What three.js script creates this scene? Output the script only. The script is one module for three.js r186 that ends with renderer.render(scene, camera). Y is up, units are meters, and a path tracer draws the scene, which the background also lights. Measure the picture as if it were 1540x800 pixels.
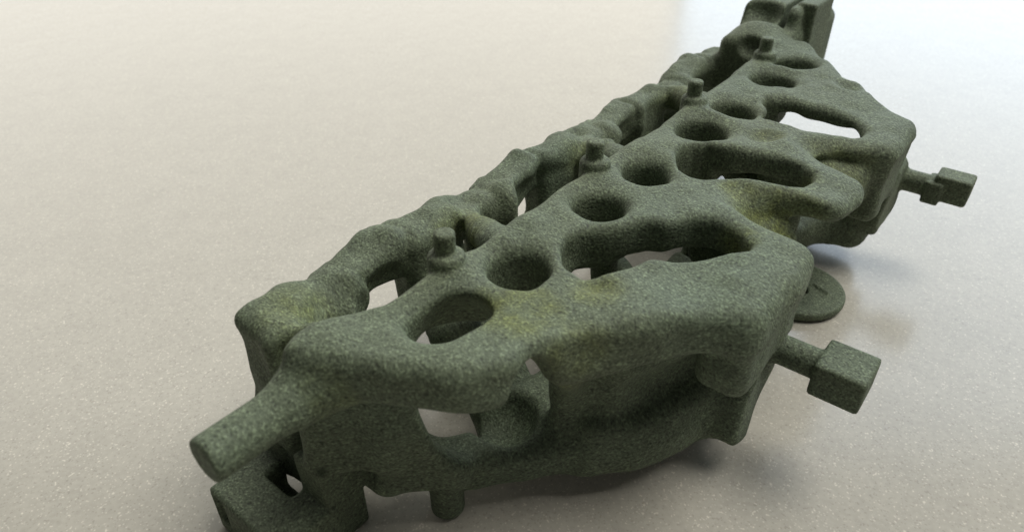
import * as THREE from 'three';
import { RectAreaLightUniformsLib } from 'three/addons/lights/RectAreaLightUniformsLib.js';
import { RoundedBoxGeometry } from 'three/addons/geometries/RoundedBoxGeometry.js';

// ------------------------------------------------------------------ camera, lamps, exposure
const CM = 0.01;
const scene = new THREE.Scene();
scene.background = new THREE.Color().setRGB(0.085, 0.083, 0.078);     // the dim pale room all round the table
scene.backgroundIntensity = 1;
const PITCH = Math.atan(725 / 1050);
const camera = new THREE.PerspectiveCamera(2 * Math.atan(400 / 1050) * 180 / Math.PI, 1540 / 800, 0.005, 20);
camera.position.set(1.0 * CM, 10.3 * CM, 8.56 * CM);
camera.rotation.set(-PITCH, 0, 0);
camera.focus = 0.13; camera.userData.fStop = 30;
scene.add(camera);
const renderer = new THREE.WebGLRenderer({ antialias: true });
renderer.setSize(1540, 800);
renderer.toneMapping = THREE.LinearToneMapping;
renderer.toneMappingExposure = 1.0;
renderer.shadowMap.enabled = true;
RectAreaLightUniformsLib.init();

function tag(o, label, category, group, kind) {
  if (label) o.userData.label = label;
  if (category) o.userData.category = category;
  if (group) o.userData.group = group;
  if (kind) o.userData.kind = kind;
  return o;
}
// a glowing panel in a frame with an area light of the same size just in front of it
function panel(name, at, look, w, h, rgb, glow, power, label, category) {
  const g = new THREE.Group(); g.name = name; g.position.set(...at); scene.add(g);
  g.lookAt(...look);
  const frameM = new THREE.MeshStandardMaterial({ color: new THREE.Color().setRGB(0.55, 0.55, 0.54), roughness: 0.6 });
  const t = 0.006;
  for (const [x, y, a, b] of [[0, h / 2 + t / 2, w + 2 * t, t], [0, -h / 2 - t / 2, w + 2 * t, t], [-w / 2 - t / 2, 0, t, h], [w / 2 + t / 2, 0, t, h]]) {
    const m = new THREE.Mesh(new THREE.BoxGeometry(a, b, 0.05), frameM); m.name = 'frame'; m.position.set(x, y, 0); m.castShadow = m.receiveShadow = true; g.add(m);
  }
  const p = new THREE.Mesh(new THREE.PlaneGeometry(w, h), new THREE.MeshStandardMaterial({ color: 0x111111, emissive: new THREE.Color().setRGB(...rgb), emissiveIntensity: glow }));
  p.name = 'pane'; g.add(p);
  const l = new THREE.RectAreaLight(new THREE.Color().setRGB(...rgb), power, w, h); l.name = name + '_light';
  l.position.copy(new THREE.Vector3(0, 0, 0.03).applyQuaternion(g.quaternion).add(g.position)); l.quaternion.copy(g.quaternion); l.rotateY(Math.PI);
  scene.add(l);
  tag(g, label, category);
  return g;
}
panel('window', [1.7, 1.15, -1.8], [1.7, 1.15, 0], 2.5, 1.9, [0.74, 0.86, 1.0], 1.9, 1.0, 'wide bright window beyond the table on the right, out of the frame', 'window');
panel('window_blind', [-1.33, 1.2, -1.83], [-1.33, 1.2, 0], 3.6, 2.0, [1.0, 0.965, 0.89], 1.15, 0.7, 'cream window blind glowing with daylight beyond the table on the left, out of the frame', 'window blind');
panel('ceiling_light', [0.85, 1.7, -0.2], [0, 0, 0], 1.05, 1.05, [1.0, 0.965, 0.90], 3.0, 6.2, 'square ceiling light above the table, out of the frame', 'ceiling light');

// ------------------------------------------------------------------ seeded noise
let seed = 12345;
const rnd = () => { seed = (seed + 0x6D2B79F5) | 0; let t = Math.imul(seed ^ seed >>> 15, 1 | seed); t = t + Math.imul(t ^ t >>> 7, 61 | t) ^ t; return ((t ^ t >>> 14) >>> 0) / 4294967296; };
function h3(x, y, z) { let n = Math.imul(x, 374761393) ^ Math.imul(y, 668265263) ^ Math.imul(z, 1274126177); n = Math.imul(n ^ n >>> 13, 1274126177); return ((n ^ n >>> 16) >>> 0) / 4294967296; }
function noise3(x, y, z) {
  const X = Math.floor(x), Y = Math.floor(y), Z = Math.floor(z); let a = x - X, b = y - Y, c = z - Z;
  a = a * a * (3 - 2 * a); b = b * b * (3 - 2 * b); c = c * c * (3 - 2 * c);
  const l = (p, q, t) => p + (q - p) * t;
  return l(l(l(h3(X, Y, Z), h3(X + 1, Y, Z), a), l(h3(X, Y + 1, Z), h3(X + 1, Y + 1, Z), a), b), l(l(h3(X, Y, Z + 1), h3(X + 1, Y, Z + 1), a), l(h3(X, Y + 1, Z + 1), h3(X + 1, Y + 1, Z + 1), a), b), c) * 2 - 1;
}
// a tileable field of blurred white noise, mean 0, deviation 1
function field(n, passes, r) {
  let a = new Float32Array(n * n); for (let i = 0; i < a.length; i++) a[i] = rnd() - 0.5;
  for (let p = 0; p < passes; p++) for (const dx of [1, 0]) {
    const b = new Float32Array(n * n);
    for (let y = 0; y < n; y++) for (let x = 0; x < n; x++) { let s = 0; for (let k = -r; k <= r; k++) s += dx ? a[y * n + (x + k + n) % n] : a[((y + k + n) % n) * n + x]; b[y * n + x] = s; }
    a = b;
  }
  let m = 0, v = 0; for (const q of a) m += q; m /= a.length; for (const q of a) v += (q - m) ** 2; v = Math.sqrt(v / a.length);
  return a.map((q) => (q - m) / v);
}
function texture(n, fn, srgb) {
  const d = new Uint8Array(n * n * 4);
  for (let i = 0; i < n * n; i++) { const c = fn(i); for (let k = 0; k < 3; k++) d[4 * i + k] = Math.max(0, Math.min(255, Math.round(255 * c[k]))); d[4 * i + 3] = 255; }
  const t = new THREE.DataTexture(d, n, n); t.wrapS = t.wrapT = THREE.RepeatWrapping; t.magFilter = THREE.LinearFilter; t.minFilter = THREE.LinearMipmapLinearFilter; t.generateMipmaps = true;
  if (srgb) t.colorSpace = THREE.SRGBColorSpace; t.needsUpdate = true; return t;
}
const toS = (v) => v <= 0.0031308 ? 12.92 * v : 1.055 * v ** (1 / 2.4) - 0.055;

// ------------------------------------------------------------------ table
{
  const n = 2048, fine = field(n, 2, 1), mid = field(n, 2, 3), coarse = field(n, 3, 24);
  const map = texture(n, (i) => {                                  // 18 cm of speckled laminate
    let s = 1 + 0.025 * mid[i] + 0.012 * coarse[i];
    const f = fine[i]; if (f > 1.4) s += 0.42 * Math.min(1, (f - 1.4) / 0.8); if (f < -1.7) s -= 0.16;
    return [toS(0.428 * s), toS(0.41 * s), toS(0.355 * s)];
  }, true);
  map.repeat.set(1 / 0.18, 1 / 0.18);
  const m = new THREE.MeshPhysicalMaterial({ map, roughness: 0.2, specularIntensity: 1 });
  const g = new RoundedBoxGeometry(3.0, 0.03, 2.6, 3, 0.006);
  const p = g.attributes.position, u = g.attributes.uv;
  for (let i = 0; i < p.count; i++) u.setXY(i, p.getX(i), p.getZ(i));
  const t = new THREE.Mesh(g, m); t.name = 'table_top'; t.position.set(0.1, -0.015, -0.7); t.receiveShadow = t.castShadow = true;
  tag(t, 'pale beige speckled glossy table top under the green part', 'table', null, 'structure'); delete t.userData.category;
  scene.add(t);
}

// ------------------------------------------------------------------ the green part: one distance field, in centimetres (x along it, y up, z across)
const HS = 0.04, X0 = -4.7, Y0 = -0.15, Z0 = -3.0, NX = 590, NY = 145, NZ = 220;
const F = new Float32Array(NX * NY * NZ).fill(1e3), P = new Uint8Array(NX * NY * NZ);
const parts = [null];                                              // id -> { name, label, parent }
function part(name, label, parent) { parts.push({ name, label, parent }); return parts.length - 1; }
const id = (i, j, k) => (k * NX + i) * NY + j;
const smin = (a, b, k) => { const h = k - Math.abs(a - b); return h > 0 ? Math.min(a, b) - h * h / (4 * k) : Math.min(a, b); };
function sweep(s, pad, fn) {
  const [x0, x1, y0, y1, z0, z1] = s.box;
  const r = (v, o, n, up) => Math.max(0, Math.min(n - 1, up ? Math.ceil((v - o) / HS) : Math.floor((v - o) / HS)));
  const i0 = r(x0 - pad, X0, NX), i1 = r(x1 + pad, X0, NX, 1), j0 = r(y0 - pad, Y0, NY), j1 = r(y1 + pad, Y0, NY, 1), k0 = r(z0 - pad, Z0, NZ), k1 = r(z1 + pad, Z0, NZ, 1);
  for (let k = k0; k <= k1; k++) for (let i = i0; i <= i1; i++) {
    const x = X0 + i * HS, z = Z0 + k * HS, c = s.col ? s.col(x, z) : 0;
    if (s.col && c > pad) continue;
    for (let j = j0; j <= j1; j++) fn(id(i, j, k), s.d(x, Y0 + j * HS, z, c));
  }
}
function add(p, s, k = 0.2) { sweep(s, Math.max(0.25, k + 0.1), (n, d) => { if (d < F[n]) P[n] = p; F[n] = smin(F[n], d, k); }); }
function cut(s, k = 0.2) { sweep(s, k + 0.1, (n, d) => { F[n] = -smin(-F[n], d, k); }); }
// shapes
function cone(a, b, ra, rb = ra) {                                 // capsule with two radii
  const ba = [b[0] - a[0], b[1] - a[1], b[2] - a[2]], L = ba[0] ** 2 + ba[1] ** 2 + ba[2] ** 2, R = Math.max(ra, rb);
  return { box: [0, 1, 2].flatMap((q) => [Math.min(a[q], b[q]) - R, Math.max(a[q], b[q]) + R]), d(x, y, z) {
    const px = x - a[0], py = y - a[1], pz = z - a[2]; const t = Math.max(0, Math.min(1, (px * ba[0] + py * ba[1] + pz * ba[2]) / L));
    return Math.hypot(px - t * ba[0], py - t * ba[1], pz - t * ba[2]) - (ra + (rb - ra) * t);
  } };
}
function rod(a, b, R, r = 0.05) {                                  // cylinder with flat ends and rounded edges
  const ba = [b[0] - a[0], b[1] - a[1], b[2] - a[2]], L = Math.hypot(...ba), u = ba.map((q) => q / L);
  return { box: [0, 1, 2].flatMap((q) => [Math.min(a[q], b[q]) - R, Math.max(a[q], b[q]) + R]), d(x, y, z) {
    const px = x - a[0], py = y - a[1], pz = z - a[2], t = px * u[0] + py * u[1] + pz * u[2];
    const e = Math.sqrt(Math.max(0, px * px + py * py + pz * pz - t * t)) - R + r, f = Math.abs(t - L / 2) - L / 2 + r;
    return Math.hypot(Math.max(e, 0), Math.max(f, 0)) + Math.min(0, Math.max(e, f)) - r;
  } };
}
function box(c, h, r = 0.1, turn = 0, tilt = 0) {                  // rounded box, turned about y, then tilted about its own z
  const cs = Math.cos(turn), sn = Math.sin(turn), ct = Math.cos(tilt), st = Math.sin(tilt), R = Math.hypot(...h);
  const bx = turn || tilt ? [R, R, R] : h;
  return { box: [0, 1, 2].flatMap((q) => [c[q] - bx[q], c[q] + bx[q]]), d(x, y, z) {
    let px = x - c[0], py = y - c[1], pz = z - c[2]; [px, pz] = [px * cs - pz * sn, px * sn + pz * cs]; [px, py] = [px * ct + py * st, -px * st + py * ct];
    const a = Math.abs(px) - h[0] + r, b = Math.abs(py) - h[1] + r, e = Math.abs(pz) - h[2] + r;
    return Math.hypot(Math.max(a, 0), Math.max(b, 0), Math.max(e, 0)) + Math.min(0, Math.max(a, b, e)) - r;
  } };
}
function egg(c, h, turn = 0) {
  const cs = Math.cos(turn), sn = Math.sin(turn), R = Math.max(...h);
  return { box: [0, 1, 2].flatMap((q) => [c[q] - R, c[q] + R]), d(x, y, z) {
    let px = x - c[0], py = y - c[1], pz = z - c[2]; [px, pz] = [px * cs - pz * sn, px * sn + pz * cs];
    const k0 = Math.hypot(px / h[0], py / h[1], pz / h[2]), k1 = Math.hypot(px / h[0] ** 2, py / h[1] ** 2, pz / h[2] ** 2);
    return k1 < 1e-6 ? -Math.min(...h) : k0 * (k0 - 1) / k1;
  } };
}
function soften(p, times, closed = true) {                         // Chaikin corner cutting
  for (let t = 0; t < times; t++) { const q = []; for (let i = 0; i < p.length; i++) { const a = p[i], b = p[(i + 1) % p.length]; q.push([0.8 * a[0] + 0.2 * b[0], 0.8 * a[1] + 0.2 * b[1]], [0.2 * a[0] + 0.8 * b[0], 0.2 * a[1] + 0.8 * b[1]]); } p = q; }
  return p;
}
function sdPoly(p, x, y) {
  let d = 1e9, s = 1;
  for (let i = 0, j = p.length - 1; i < p.length; j = i, i++) {
    const ex = p[j][0] - p[i][0], ey = p[j][1] - p[i][1], wx = x - p[i][0], wy = y - p[i][1];
    const t = Math.max(0, Math.min(1, (wx * ex + wy * ey) / (ex * ex + ey * ey)));
    d = Math.min(d, (wx - ex * t) ** 2 + (wy - ey * t) ** 2);
    const a = y >= p[i][1], b = y < p[j][1], c = ex * wy > ey * wx;
    if ((a && b && c) || (!a && !b && !c)) s = -s;
  }
  return s * Math.sqrt(d);
}
function slab(p, y0, y1, r, smooth = 2, grow = 0) {                          // outline in plan, from y0 to y1 (numbers or functions of x, z)
  p = soften(p, smooth); const xs = p.map((q) => q[0]), zs = p.map((q) => q[1]);
  const lo = typeof y0 === 'function' ? y0 : () => y0, hi = typeof y1 === 'function' ? y1 : () => y1;
  return { box: [Math.min(...xs) - grow, Math.max(...xs) + grow, typeof y0 === 'function' ? 2.5 : y0, typeof y1 === 'function' ? 4.9 : y1, Math.min(...zs) - grow, Math.max(...zs) + grow], col: (x, z) => sdPoly(p, x, z) - grow, d(x, y, z, c) {
    const t = hi(x, z), u = lo(x, z), a = c + r, b = Math.abs(y - (u + t) / 2) - (t - u) / 2 + r;
    return Math.hypot(Math.max(a, 0), Math.max(b, 0)) + Math.min(0, Math.max(a, b)) - r;
  } };
}
function sideSlab(p, z0, z1, r, smooth = 1) {                      // outline in (x, y), across from z0 to z1
  p = soften(p, smooth); const xs = p.map((q) => q[0]), ys = p.map((q) => q[1]);
  return { box: [Math.min(...xs), Math.max(...xs), Math.min(...ys), Math.max(...ys), z0, z1], d(x, y, z) {
    const a = sdPoly(p, x, y) + r, b = Math.abs(z - (z0 + z1) / 2) - (z1 - z0) / 2 + r;
    return Math.hypot(Math.max(a, 0), Math.max(b, 0)) + Math.min(0, Math.max(a, b)) - r;
  } };
}
function wall(path, t, y0, y1, r = 0.1) {                          // upright wall along a path
  const xs = path.map((q) => q[0]), zs = path.map((q) => q[1]);
  return { box: [Math.min(...xs) - t, Math.max(...xs) + t, y0, y1, Math.min(...zs) - t, Math.max(...zs) + t], col(x, z) {
    let d = 1e9; for (let i = 1; i < path.length; i++) { const [ax, az] = path[i - 1], ex = path[i][0] - ax, ez = path[i][1] - az, q = Math.max(0, Math.min(1, ((x - ax) * ex + (z - az) * ez) / (ex * ex + ez * ez))); d = Math.min(d, Math.hypot(x - ax - ex * q, z - az - ez * q)); }
    return d - t;
  }, d(x, y, z, c) { const a = c + r, b = Math.abs(y - (y0 + y1) / 2) - (y1 - y0) / 2 + r; return Math.hypot(Math.max(a, 0), Math.max(b, 0)) + Math.min(0, Math.max(a, b)) - r; } };
}

// --- parts
const UP = part('upper_plate', 'upper plate with a row of round holes and long slots between rounded fingers');
const LOW = part('lower_plate', 'lower plate seen in shade under the upper one');
const RAIL = part('side_rail', 'lumpy side rail of arches and windows along the far left');
const PIN = part('shaft', 'plain round shaft pointing out of the narrow front end');
const BRK = part('foot_bracket', 'square cornered bracket under the front end, flat on the table');
const END = part('end_block', 'blocky far end with an upright rib');

// upper plate
const plateTop = (x, z) => 4.45 + 0.06 * noise3(x * 0.8, 3, z * 0.8) - Math.max(0, z - 2.6) ** 2 * 0.1;
add(UP, slab([[-2.7, -0.35], [-2.55, 0.05], [-2.3, 0.5], [-2.0, 1.1], [-1.65, 1.8], [-1.15, 2.15], [-0.6, 2.2], [0.2, 2.7], [1.05, 3.25], [1.5, 3.65], [1.85, 4.2], [3.4, 4.25], [4.0, 4.15], [4.3, 3.9], [5.1, 3.8], [5.9, 4.1], [6.5, 4.2], [7.1, 4.0], [7.5, 3.7], [8.2, 3.7], [8.8, 4.2], [10.3, 4.15], [10.6, 3.8], [11.2, 3.0], [12.1, 2.45], [11.9, 2.1], [12.3, 1.9], [12.9, 1.5], [13.3, 1.1], [13.7, 0.9], [14.2, 0.5], [14.2, -0.6], [13, -0.5], [12, -0.3], [9.8, -0.15], [4.6, -0.03], [-1.0, -0.03], [-1.5, -0.32], [-2.3, -0.52]], (x, z) => 3.5 + 0.17 * Math.max(0, Math.min(1, -x - 0.3)) + 0.5 * Math.max(0, Math.min(1, (x - 0.5) / 7)) + 0.1 * Math.max(0, Math.min(1, (x - 7) / 2)), plateTop, 0.2), 0.1);
add(UP, slab([[-1.2, 0.0], [13.3, 0.0], [13.3, 1.35], [-1.2, 1.5]], 3.5, plateTop, 0.2), 0.1);
// finger ends, thickened downwards
add(UP, box([2.95, 3.45, 3.75], [1.15, 0.85, 0.42], 0.25), 0.3);
add(UP, box([9.5, 3.45, 3.75], [0.95, 0.85, 0.4], 0.2), 0.3);
// valleys between the fingers
add(UP, box([4.9, 3.5, 2.75], [0.65, 0.5, 0.85], 0.25), 0.2);
add(UP, box([8.35, 3.5, 3.35], [0.5, 0.45, 0.55], 0.25), 0.2);
add(UP, box([7.85, 3.62, 2.9], [1.0, 0.38, 0.85], 0.25), 0.2);
cut(cone([4.75, 4.75, 2.8], [5.0, 3.35, 4.6], 0.5, 0.8), 0.3);
cut(cone([7.6, 4.8, 2.9], [7.75, 3.98, 4.6], 0.45, 0.72), 0.35);
cut(egg([7.4, 4.55, 1.95], [0.3, 0.22, 0.3]), 0.2);
cut(egg([11.4, 4.6, 2.4], [0.35, 0.3, 0.3]), 0.25);
cut(egg([0.95, 4.6, 2.0], [0.22, 0.26, 0.36]), 0.15);
cut(egg([5.0, 4.6, 2.35], [0.3, 0.24, 0.28]), 0.2);
cut(egg([2.1, 4.75, 2.9], [0.9, 0.36, 0.5]), 0.4);
cut(cone([-0.75, 4.5, 2.45], [0.0, 4.15, 2.95], 0.22), 0.3);
// holes and slots
const holes = [[-1.06, 0.79, 0.38], [0.67, 0.86, 0.45], [3.0, 0.8, 0.44], [4.58, 0.79, 0.44], [6.9, 0.77, 0.47], [8.4, 0.8, 0.44], [10.75, 0.76, 0.48], [12.3, 0.76, 0.5]];
for (const [u, v, r] of holes) { cut(egg([u + 0.05, 4.62, v - 0.02], [r + 0.22, 0.3, r + 0.2]), 0.2); cut(cone([u, 3.0, v], [u, 5.2, v], r, r * 0.98), 0.2); }
const slots = [
  [[1.25, 1.45], [1.7, 1.1], [2.15, 1.15], [2.45, 1.45], [2.95, 1.75], [3.1, 2.1], [3.55, 2.45], [3.6, 3.0], [3.4, 3.3], [3.1, 3.1], [2.75, 2.65], [2.35, 2.2], [1.6, 1.95], [1.25, 1.75]],
  [[5.25, 1.2], [5.7, 0.95], [6.2, 1.1], [6.25, 1.65], [6.45, 2.2], [6.5, 2.9], [6.3, 3.25], [5.9, 3.1], [5.65, 2.6], [5.45, 2.1], [5.1, 1.6]],
  [[8.95, 1.5], [9.35, 1.2], [9.6, 1.5], [9.6, 2.2], [9.55, 2.9], [9.2, 3.3], [8.75, 3.25], [8.5, 2.8], [8.45, 2.1], [8.55, 1.6]],
];
for (const s of slots) cut(slab(s, 2.5, 5.3, 0.1, 1, 0.1), 0.22);

cut(egg([-0.7, 3.55, 2.05], [0.42, 0.66, 0.42]), 0.15);
cut(cone([-0.7, 3.8, 2.0], [0.2, 2.9, 1.3], 0.26, 0.3), 0.15);

// lower plate
add(LOW, slab([[-1.5, -0.15], [-1.35, 0.2], [-0.9, 0.85], [0, 1.6], [0.7, 2.15], [1.4, 2.9], [2.0, 3.2], [3.0, 3.45], [3.4, 3.7], [4.2, 3.7], [4.7, 3.2], [5.3, 2.6], [7, 2.7], [8.5, 2.5], [9.5, 2.6], [10.6, 2.9], [10.8, 3.8], [12.2, 3.8], [12.5, 2.2], [13.3, 0.8], [13.3, 0.3], [9, 0.55], [1.5, 0.55], [0.6, -0.1], [-1.0, -0.3]], 0.54, 1.4, 0.3), 0.2);
add(LOW, sideSlab([[2.7, 0.72], [3.35, 0.62], [4.3, 1.55], [4.25, 2.5], [3.3, 2.5], [2.9, 1.7]], 3.0, 4.02, 0.12), 0.2);
add(LOW, sideSlab([[10.75, 1.08], [12.0, 1.08], [12.4, 2.0], [12.3, 2.8], [10.9, 2.8]], 2.9, 4.02, 0.12), 0.15);
for (const [u, v, r] of [[3.4, 0.95, 0.35], [5.0, 1.0, 0.35], [7.3, 0.95, 0.35], [8.9, 0.95, 0.35]])
  cut(cone([u, 0.2, v], [u, 1.8, v], r), 0.2);
cut(cone([-0.1, 0.2, 0.02], [-0.1, 2.0, 0.02], 0.48), 0.2);
cut(slab([[2.4, 1.6], [3.2, 1.4], [3.8, 1.9], [4.0, 2.7], [3.4, 2.8], [2.8, 2.3]], -0.2, 2.0, 0.1), 0.2);
cut(slab([[6.2, 1.3], [6.9, 1.4], [7.0, 2.3], [6.4, 2.3]], -0.2, 2.0, 0.1), 0.2);
// front wall, webs, struts
const WALL = part('front_wall');
add(WALL, wall([[-2.3, -0.62], [-1.85, -0.2], [-1.6, 0.1]], 0.24, 1.6, 3.9, 0.18), 0.25);
add(WALL, wall([[-1.6, 0.1], [-1.2, 0.55], [-0.9, 0.85]], 0.22, 0.95, 3.7, 0.18), 0.3);
cut(egg([-0.6, 2.95, 0.9], [0.76, 1.5, 0.8]), 0.25);
cut(egg([0.45, 1.35, 0.8], [0.6, 0.6, 0.55]), 0.25);
const WEB = part('web');
add(WEB, wall([[0.9, 1.65], [1.45, 2.2]], 0.22, 0.9, 3.0, 0.2), 0.4);
add(WEB, wall([[1.45, 2.2], [2.3, 2.72], [3.5, 3.05]], 0.22, 0.9, 3.3, 0.2), 0.4);
add(WEB, cone([1.5, 2.8, 2.3], [3.3, 2.9, 3.2], 0.24, 0.36), 0.35);
cut(cone([1.9, 2.2, 3.0], [3.5, 2.1, 3.6], 0.24, 0.26), 0.35);
add(LOW, wall([[1.0, 2.2], [1.5, 2.65], [2.1, 2.92], [3.1, 3.2]], 0.24, 0.6, 1.75, 0.22), 0.35);
add(part('strut'), cone([0.2, 3.6, 2.1], [0.95, 2.2, 1.75], 0.28, 0.24), 0.3);
for (const u of [3.75, 7.9, 11.9]) add(part('post'), cone([u, 1.0, 0.75], [u, 3.8, 0.45], 0.3), 0.3);
for (const u of [7.2]) add(part('web'), wall([[u, 1.6], [u + 0.7, 2.7]], 0.2, 0.9, 3.7, 0.15), 0.3);
add(part('web'), box([11.6, 2.9, 3.55], [0.6, 0.7, 0.35], 0.2), 0.2);

// side rail (upper and lower half mirrored at mid height)
for (const m of [1, -1]) {
  const Y = (y) => m > 0 ? y : 4.9 - y, A = (a, b, r, q, k) => add(RAIL, cone([a[0], Y(a[1]), a[2]], [b[0], Y(b[1]), b[2]], r, q), k);
  for (let n = 0; n < 4; n++) {
    const u = 4 * n, w = 0.05 * Math.sin(n * 2.3 + 1);
    add(RAIL, box([u + 0.1, Y(3.27 + w), -2.12], [0.85, 0.45, 0.4], 0.24, 0.1, m * 0.14), 0.1);           // long sloping lobe
    cut(egg([u + 0.3, Y(3.08), -1.58], [0.6, 0.4, 0.34]), 0.15);
    add(RAIL, egg([u - 0.5, Y(3.15), -1.85], [0.42, 0.58, 0.45]), 0.06);                                    // cup shaped end
    cut(egg([u - 0.35, Y(3.05), -1.4], [0.3, 0.34, 0.22]), 0.12);
    if (m > 0) add(RAIL, box([u + 1.62, 2.75, -2.05], [0.8, 1.06, 0.42], 0.3, 0.04 * Math.sin(n * 5 + 1), 0.05), 0.05);                      // tall rounded pod down to mid height
    add(RAIL, box([u + 2.65, Y(3.25), -2.1], [0.75, 0.4, 0.42], 0.26, -0.06, -m * 0.1), 0.08);                              // flat arch
    A([u + 2.45, 3.4, -1.75], [u + 1.5, 3.85, 0.1], 0.3, 0.34, 0.22);                                        // bridge to the spine
    A([u - 0.6, 3.38, -2.4], [u - 0.35, 3.42, -2.42], 0.18, 0.18, 0.05);
    A([u + 0.9, 3.48, -2.4], [u + 1.15, 3.48, -2.42], 0.2, 0.2, 0.05);
    A([u + 2.05, 3.42, -2.4], [u + 2.3, 3.42, -2.42], 0.18, 0.18, 0.05);
    if (m > 0) cut(egg([u + 2.65, 3.8, -2.1], [0.42, 0.24, 0.24]), 0.15);
  }
  A([-1.8, 3.4, -1.5], [-1.5, 3.85, -0.1], 0.3, 0.35, 0.2);
}
for (const u of [3.1, 7.1, 11.1]) add(RAIL, cone([u - 0.1, 1.4, -1.95], [u - 0.1, 3.3, -1.95], 0.28), 0.2);
add(RAIL, box([-1.75, 2.1, -1.8], [0.6, 1.65, 0.5], 0.18), 0.15);
add(RAIL, box([-1.3, 3.2, -1.95], [0.9, 0.52, 0.5], 0.35), 0.25);
add(RAIL, box([-1.75, 2.1, -1.3], [0.4, 1.4, 0.8], 0.2), 0.1);
cut(egg([-1.0, 3.75, -1.25], [0.7, 0.35, 0.45]), 0.25);
for (const u of [0, 4, 8]) add(RAIL, cone([u + 0.65, 2.45, -0.45], [u + 1.5, 2.2, -1.7], 0.46, 0.5), 0.25);

// the whole casting is a little uneven
for (let k = 0; k < NZ; k++) for (let i = 0; i < NX; i++) for (let j = 0; j < NY; j++) {
  const n = id(i, j, k); if (F[n] > 0.4 || F[n] < -0.4) continue;
  const x = X0 + i * HS, y = Y0 + j * HS, z = Z0 + k * HS;
  F[n] += (z < -0.9 ? 0.11 : 0.055) * noise3(x * 1.25 + 5, y * 1.25, z * 1.25) + (z < -0.9 ? 0.05 : 0.025) * noise3(x * 2.9, y * 2.9 + 7, z * 2.9);
}

for (const [u, v, r] of holes.slice(4)) cut(cone([u, 3.2, v], [u, 5.2, v], r, r), 0.14);

// front shaft
add(PIN, rod([-4.08, 3.72, -0.12], [-2.2, 3.72, -0.12], 0.315, 0.05), 0.3);
add(PIN, cone([-2.7, 3.72, -0.12], [-2.1, 3.85, 0.0], 0.33, 0.5), 0.3);
// bracket and front leg
add(BRK, box([-2.95, 0.5, -1.25], [0.55, 0.5, 0.95], 0.06), 0.05);
add(BRK, box([-2.2, 0.9, -0.68], [0.36, 0.9, 0.34], 0.04), 0.06);
cut(box([-2.55, 0.9, -1.35], [0.22, 0.5, 0.35], 0.05), 0.05);

cut(box([-3.5, 0.6, -1.95], [0.12, 0.3, 0.12], 0.03, 0.4), 0.03);

// far end
add(END, box([15.7, 3.5, -0.9], [2.6, 1.0, 0.85], 0.3), 0.3);
add(END, egg([14.2, 4.3, -1.0], [0.9, 0.5, 0.6]), 0.3);
add(END, box([16.3, 4.6, -1.0], [1.6, 0.5, 0.85], 0.25), 0.3);
cut(egg([14.7, 4.9, -1.2], [0.5, 0.4, 0.55]), 0.25);
cut(egg([13.0, 4.35, -0.75], [0.42, 0.35, 0.4]), 0.15);
add(END, box([16.0, 4.35, -0.14], [0.8, 0.82, 0.28], 0.08), 0.05);
cut(box([15.8, 4.75, -0.57], [1.3, 0.85, 0.1], 0.05), 0.06);

// arms
const arms = [];
for (const [i, u] of [4.05, 12.2].entries()) {
  const label = i ? 'far arm with a stepped block at its tip' : 'near arm with a square block at its tip';
  const A = part('arm', label), B = part('arm_block', null, A); arms.push(A);
  add(A, rod([u, 2.2, 3.2], [u, 2.2, 4.8], i ? 0.27 : 0.27, 0.05), 0.12);
  if (!i) add(B, box([u + 0.0, 2.19, 5.12], [0.44, 0.33, 0.42], 0.06), 0.03);
  else { add(B, box([u, 2.15, 4.75], [0.34, 0.28, 0.2], 0.05), 0.03); add(B, box([u + 0.1, 2.28, 5.1], [0.34, 0.32, 0.4], 0.06), 0.03); }
}
// pegs on the upper plate
for (const u of [0, 4, 8, 12]) {
  const c = part('peg', null);
  add(c, rod([u, 4.15, 0.04], [u, 4.66, 0.04], 0.29, 0.1), 0.06);
  add(c, rod([u, 4.4, 0.02], [u, 5.0, 0.02], 0.165, 0.03), 0.015);
}
// foot under the lower plate, round pad on the table
add(part('foot'), rod([-0.87, 0.08, 0.57], [-0.87, 0.9, 0.57], 0.29, 0.05), 0.08);
const PAD = part('pad', 'thin round pad lying close to the table under the second finger');
add(PAD, rod([8.95, 0.05, 2.97], [8.95, 0.27, 2.97], 1.14, 0.06), 0.05);
add(PAD, cone([9.0, 0.2, 2.6], [9.0, 0.9, 2.2], 0.3, 0.5), 0.2);
add(PAD, cone([9.23, 0.28, 3.32], [9.08, 0.28, 3.69], 0.06), 0.04);
cut(box([8.91, 0.2, 3.14], [0.15, 0.5, 0.12], 0.05, 0.3), 0.04);

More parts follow.
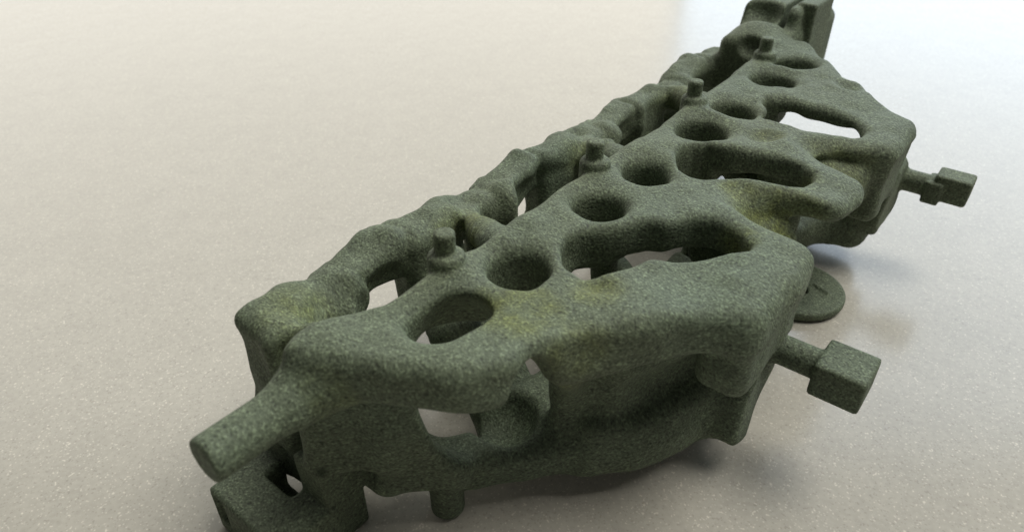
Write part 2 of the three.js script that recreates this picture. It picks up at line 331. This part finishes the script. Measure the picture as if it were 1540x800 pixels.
// --- surface nets
const grid = new THREE.Group(); grid.name = 'printed_bracket';
grid.rotation.y = 51.3 * Math.PI / 180; grid.scale.setScalar(1);
tag(grid, 'dark green grainy 3D printed metal bracket with holes, pegs and arms lying on the table', 'machine part');
scene.add(grid);
{
  const vid = new Int32Array(NX * NY * NZ).fill(-1), pos = [], par = [];
  const sx = NY, sy = 1, sz = NX * NY, off = [0, sx, sy, sx + sy, sz, sx + sz, sy + sz, sx + sy + sz];
  for (let k = 0; k < NZ - 1; k++) for (let i = 0; i < NX - 1; i++) for (let j = 0; j < NY - 1; j++) {
    const n = id(i, j, k); let m = 0; for (let q = 0; q < 8; q++) if (F[n + off[q]] < 0) m |= 1 << q;
    if (m === 0 || m === 255) continue;
    let x = 0, y = 0, z = 0, c = 0;
    for (const [ax, d] of [[0, 1], [1, 2], [2, 4]]) for (let q = 0; q < 8; q++) {
      if (q & d) continue; const a = F[n + off[q]], b = F[n + off[q | d]]; if (a < 0 === b < 0) continue;
      const t = a / (a - b); x += (q & 1) + (ax === 0 ? t : 0); y += ((q >> 1) & 1) + (ax === 1 ? t : 0); z += ((q >> 2) & 1) + (ax === 2 ? t : 0); c++;
    }
    let best = 0, bp = 0; for (let q = 0; q < 8; q++) if (F[n + off[q]] < best) { best = F[n + off[q]]; bp = P[n + off[q]]; }
    vid[n] = par.length; par.push(bp);
    pos.push(X0 + (i + x / c) * HS, Y0 + (j + y / c) * HS, Z0 + (k + z / c) * HS);
  }
  const at = (x, y, z) => {
    const a = (x - X0) / HS, b = (y - Y0) / HS, c = (z - Z0) / HS, i = Math.max(0, Math.min(NX - 2, Math.floor(a))), j = Math.max(0, Math.min(NY - 2, Math.floor(b))), k = Math.max(0, Math.min(NZ - 2, Math.floor(c)));
    const u = a - i, v = b - j, w = c - k, n = id(i, j, k); let s = 0;
    for (let q = 0; q < 8; q++) s += Math.min(1, F[n + off[q]]) * (q & 1 ? u : 1 - u) * (q & 2 ? v : 1 - v) * (q & 4 ? w : 1 - w);
    return s;
  };
  const nv = par.length, nor = new Float32Array(nv * 3), col = new Float32Array(nv * 3);
  // yellow-green dye left where the photograph shows it: [x, y, z, radius, strength]
  const dye = [[-0.15, 4.4, 1.5, 0.75, 1], [0.9, 4.4, 2.1, 0.5, 1], [-0.2, 4.2, 2.6, 0.6, 0.6], [3.6, 4.1, 3.1, 0.5, 1], [4.8, 3.9, 3.3, 1.1, 1.1], [5.0, 4.4, 2.4, 0.4, 0.9], [6.3, 4.0, 3.3, 0.5, 0.8], [7.5, 4.4, 2.0, 0.4, 0.6], [7.7, 3.9, 3.4, 1.0, 0.5], [-1.6, 3.5, -1.6, 0.8, 0.7], [1.9, 3.6, -1.2, 0.8, 0.9], [5.9, 3.6, -1.2, 0.8, 0.6], [-2.3, 3.8, 0.1, 0.6, 0.7], [9.9, 3.6, -1.2, 0.8, 0.5], [0.4, 3.2, 1.9, 0.5, 0.6]];
  for (let v = 0; v < nv; v++) {
    const x = pos[3 * v], y = pos[3 * v + 1], z = pos[3 * v + 2], e = 0.06;
    const a = at(x + e, y, z) - at(x - e, y, z), b = at(x, y + e, z) - at(x, y - e, z), c = at(x, y, z + e) - at(x, y, z - e), l = Math.hypot(a, b, c) || 1;
    nor[3 * v] = a / l; nor[3 * v + 1] = b / l; nor[3 * v + 2] = c / l;
    const g = 1 + 0.08 * noise3(x * 1.7, y * 1.7, z * 1.7) + 0.03 * noise3(x * 6, y * 6, z * 6) + 0.05 * noise3(x * 17, y * 17, z * 17);
    let s = 0; for (const [dx, dy, dz, r, w] of dye) { const d = Math.hypot(x - dx, y - dy, z - dz) / r; if (d < 1) s = Math.max(s, w * (1 - d * d)); }
    s *= 0.75 + 0.45 * noise3(x * 5, y * 5, z * 5) + 0.35 * noise3(x * 14, y * 14, z * 14); s = Math.max(0, Math.min(1, s));
    const w = 0.5 + 0.5 * noise3(x * 0.6 + 9, y * 0.6, z * 0.6);
    s *= 0.8; col[3 * v] = g * (0.92 + 0.08 * w + 0.22 * s); col[3 * v + 1] = g * (1 + 0.14 * s); col[3 * v + 2] = g * (1.02 - 0.08 * w - 0.5 * s);
  }
  const tris = parts.map(() => []);
  const quad = (a, b, c, d, flip) => { if (a < 0 || b < 0 || c < 0 || d < 0) return; const t = tris[par[a]] ?? tris[1]; if (flip) t.push(a, c, b, a, d, c); else t.push(a, b, c, a, c, d); };
  for (let k = 1; k < NZ - 1; k++) for (let i = 1; i < NX - 1; i++) for (let j = 1; j < NY - 1; j++) {
    const n = id(i, j, k), s = F[n] < 0;
    if (s !== F[n + sx] < 0) quad(vid[n - sy - sz], vid[n - sz], vid[n], vid[n - sy], !s);
    if (s !== F[n + sy] < 0) quad(vid[n - sz - sx], vid[n - sx], vid[n], vid[n - sz], !s);
    if (s !== F[n + sz] < 0) quad(vid[n - sx - sy], vid[n - sy], vid[n], vid[n - sx], !s);
  }
  // sintered powder: fine grain in colour and relief, 3.4 cm to a tile
  const n = 1024, g1 = field(n, 2, 3), g2 = field(n, 2, 6), g3 = field(n, 2, 1);
  const map = texture(n, (i) => { const s = Math.max(0.35, 1 + 0.21 * g1[i] + 0.025 * g2[i] + 0.1 * g3[i] + (g1[i] > 1.5 ? 0.35 : 0)); return [toS(0.106 * s), toS(0.129 * s), toS(0.082 * s)]; }, true);
  const bump = texture(n, (i) => { const v = 0.5 + 0.13 * g1[i] + 0.08 * g2[i]; return [v, v, v]; });
  const mat = new THREE.MeshStandardMaterial({ map, bumpMap: bump, bumpScale: 0.00012, roughness: 0.75, vertexColors: true });
  const meshes = [];
  for (let p = 1; p < parts.length; p++) {
    const t = tris[p]; if (!t.length) { console.log('empty part', parts[p].name); continue; }
    const key = new Map(), gp = [], gn = [], gu = [], gc = [], ix = [];
    for (let q = 0; q < t.length; q += 3) {
      const nn = [0, 1, 2].map((a) => Math.abs(nor[3 * t[q] + a] + nor[3 * t[q + 1] + a] + nor[3 * t[q + 2] + a]));
      const ax = nn[1] >= nn[0] && nn[1] >= nn[2] ? 1 : nn[0] > nn[2] ? 0 : 2;
      for (let c = 0; c < 3; c++) {
        const v = t[q + c], h = v * 3 + ax; let w = key.get(h);
        if (w === undefined) {
          w = gp.length / 3; key.set(h, w);
          gp.push(pos[3 * v] * CM, pos[3 * v + 1] * CM, pos[3 * v + 2] * CM); gn.push(nor[3 * v], nor[3 * v + 1], nor[3 * v + 2]); gc.push(col[3 * v], col[3 * v + 1], col[3 * v + 2]);
          gu.push(pos[3 * v + (ax === 0 ? 2 : 0)] / 3.4 + ax * 0.37, pos[3 * v + (ax === 1 ? 2 : 1)] / 3.4 + ax * 0.61);
        }
        ix.push(w);
      }
    }
    const g = new THREE.BufferGeometry();
    g.setAttribute('position', new THREE.Float32BufferAttribute(gp, 3)); g.setAttribute('normal', new THREE.Float32BufferAttribute(gn, 3));
    g.setAttribute('color', new THREE.Float32BufferAttribute(gc, 3)); g.setAttribute('uv', new THREE.Float32BufferAttribute(gu, 2)); g.setIndex(ix);
    const m = new THREE.Mesh(g, mat); m.name = parts[p].name; m.castShadow = m.receiveShadow = true; if (parts[p].label) m.userData.label = parts[p].label;
    meshes[p] = m; (parts[p].parent ? meshes[parts[p].parent] : grid).add(m);
  }
  console.log('vertices', nv, 'triangles', tris.reduce((a, t) => a + t.length / 3, 0));
}

renderer.render(scene, camera);
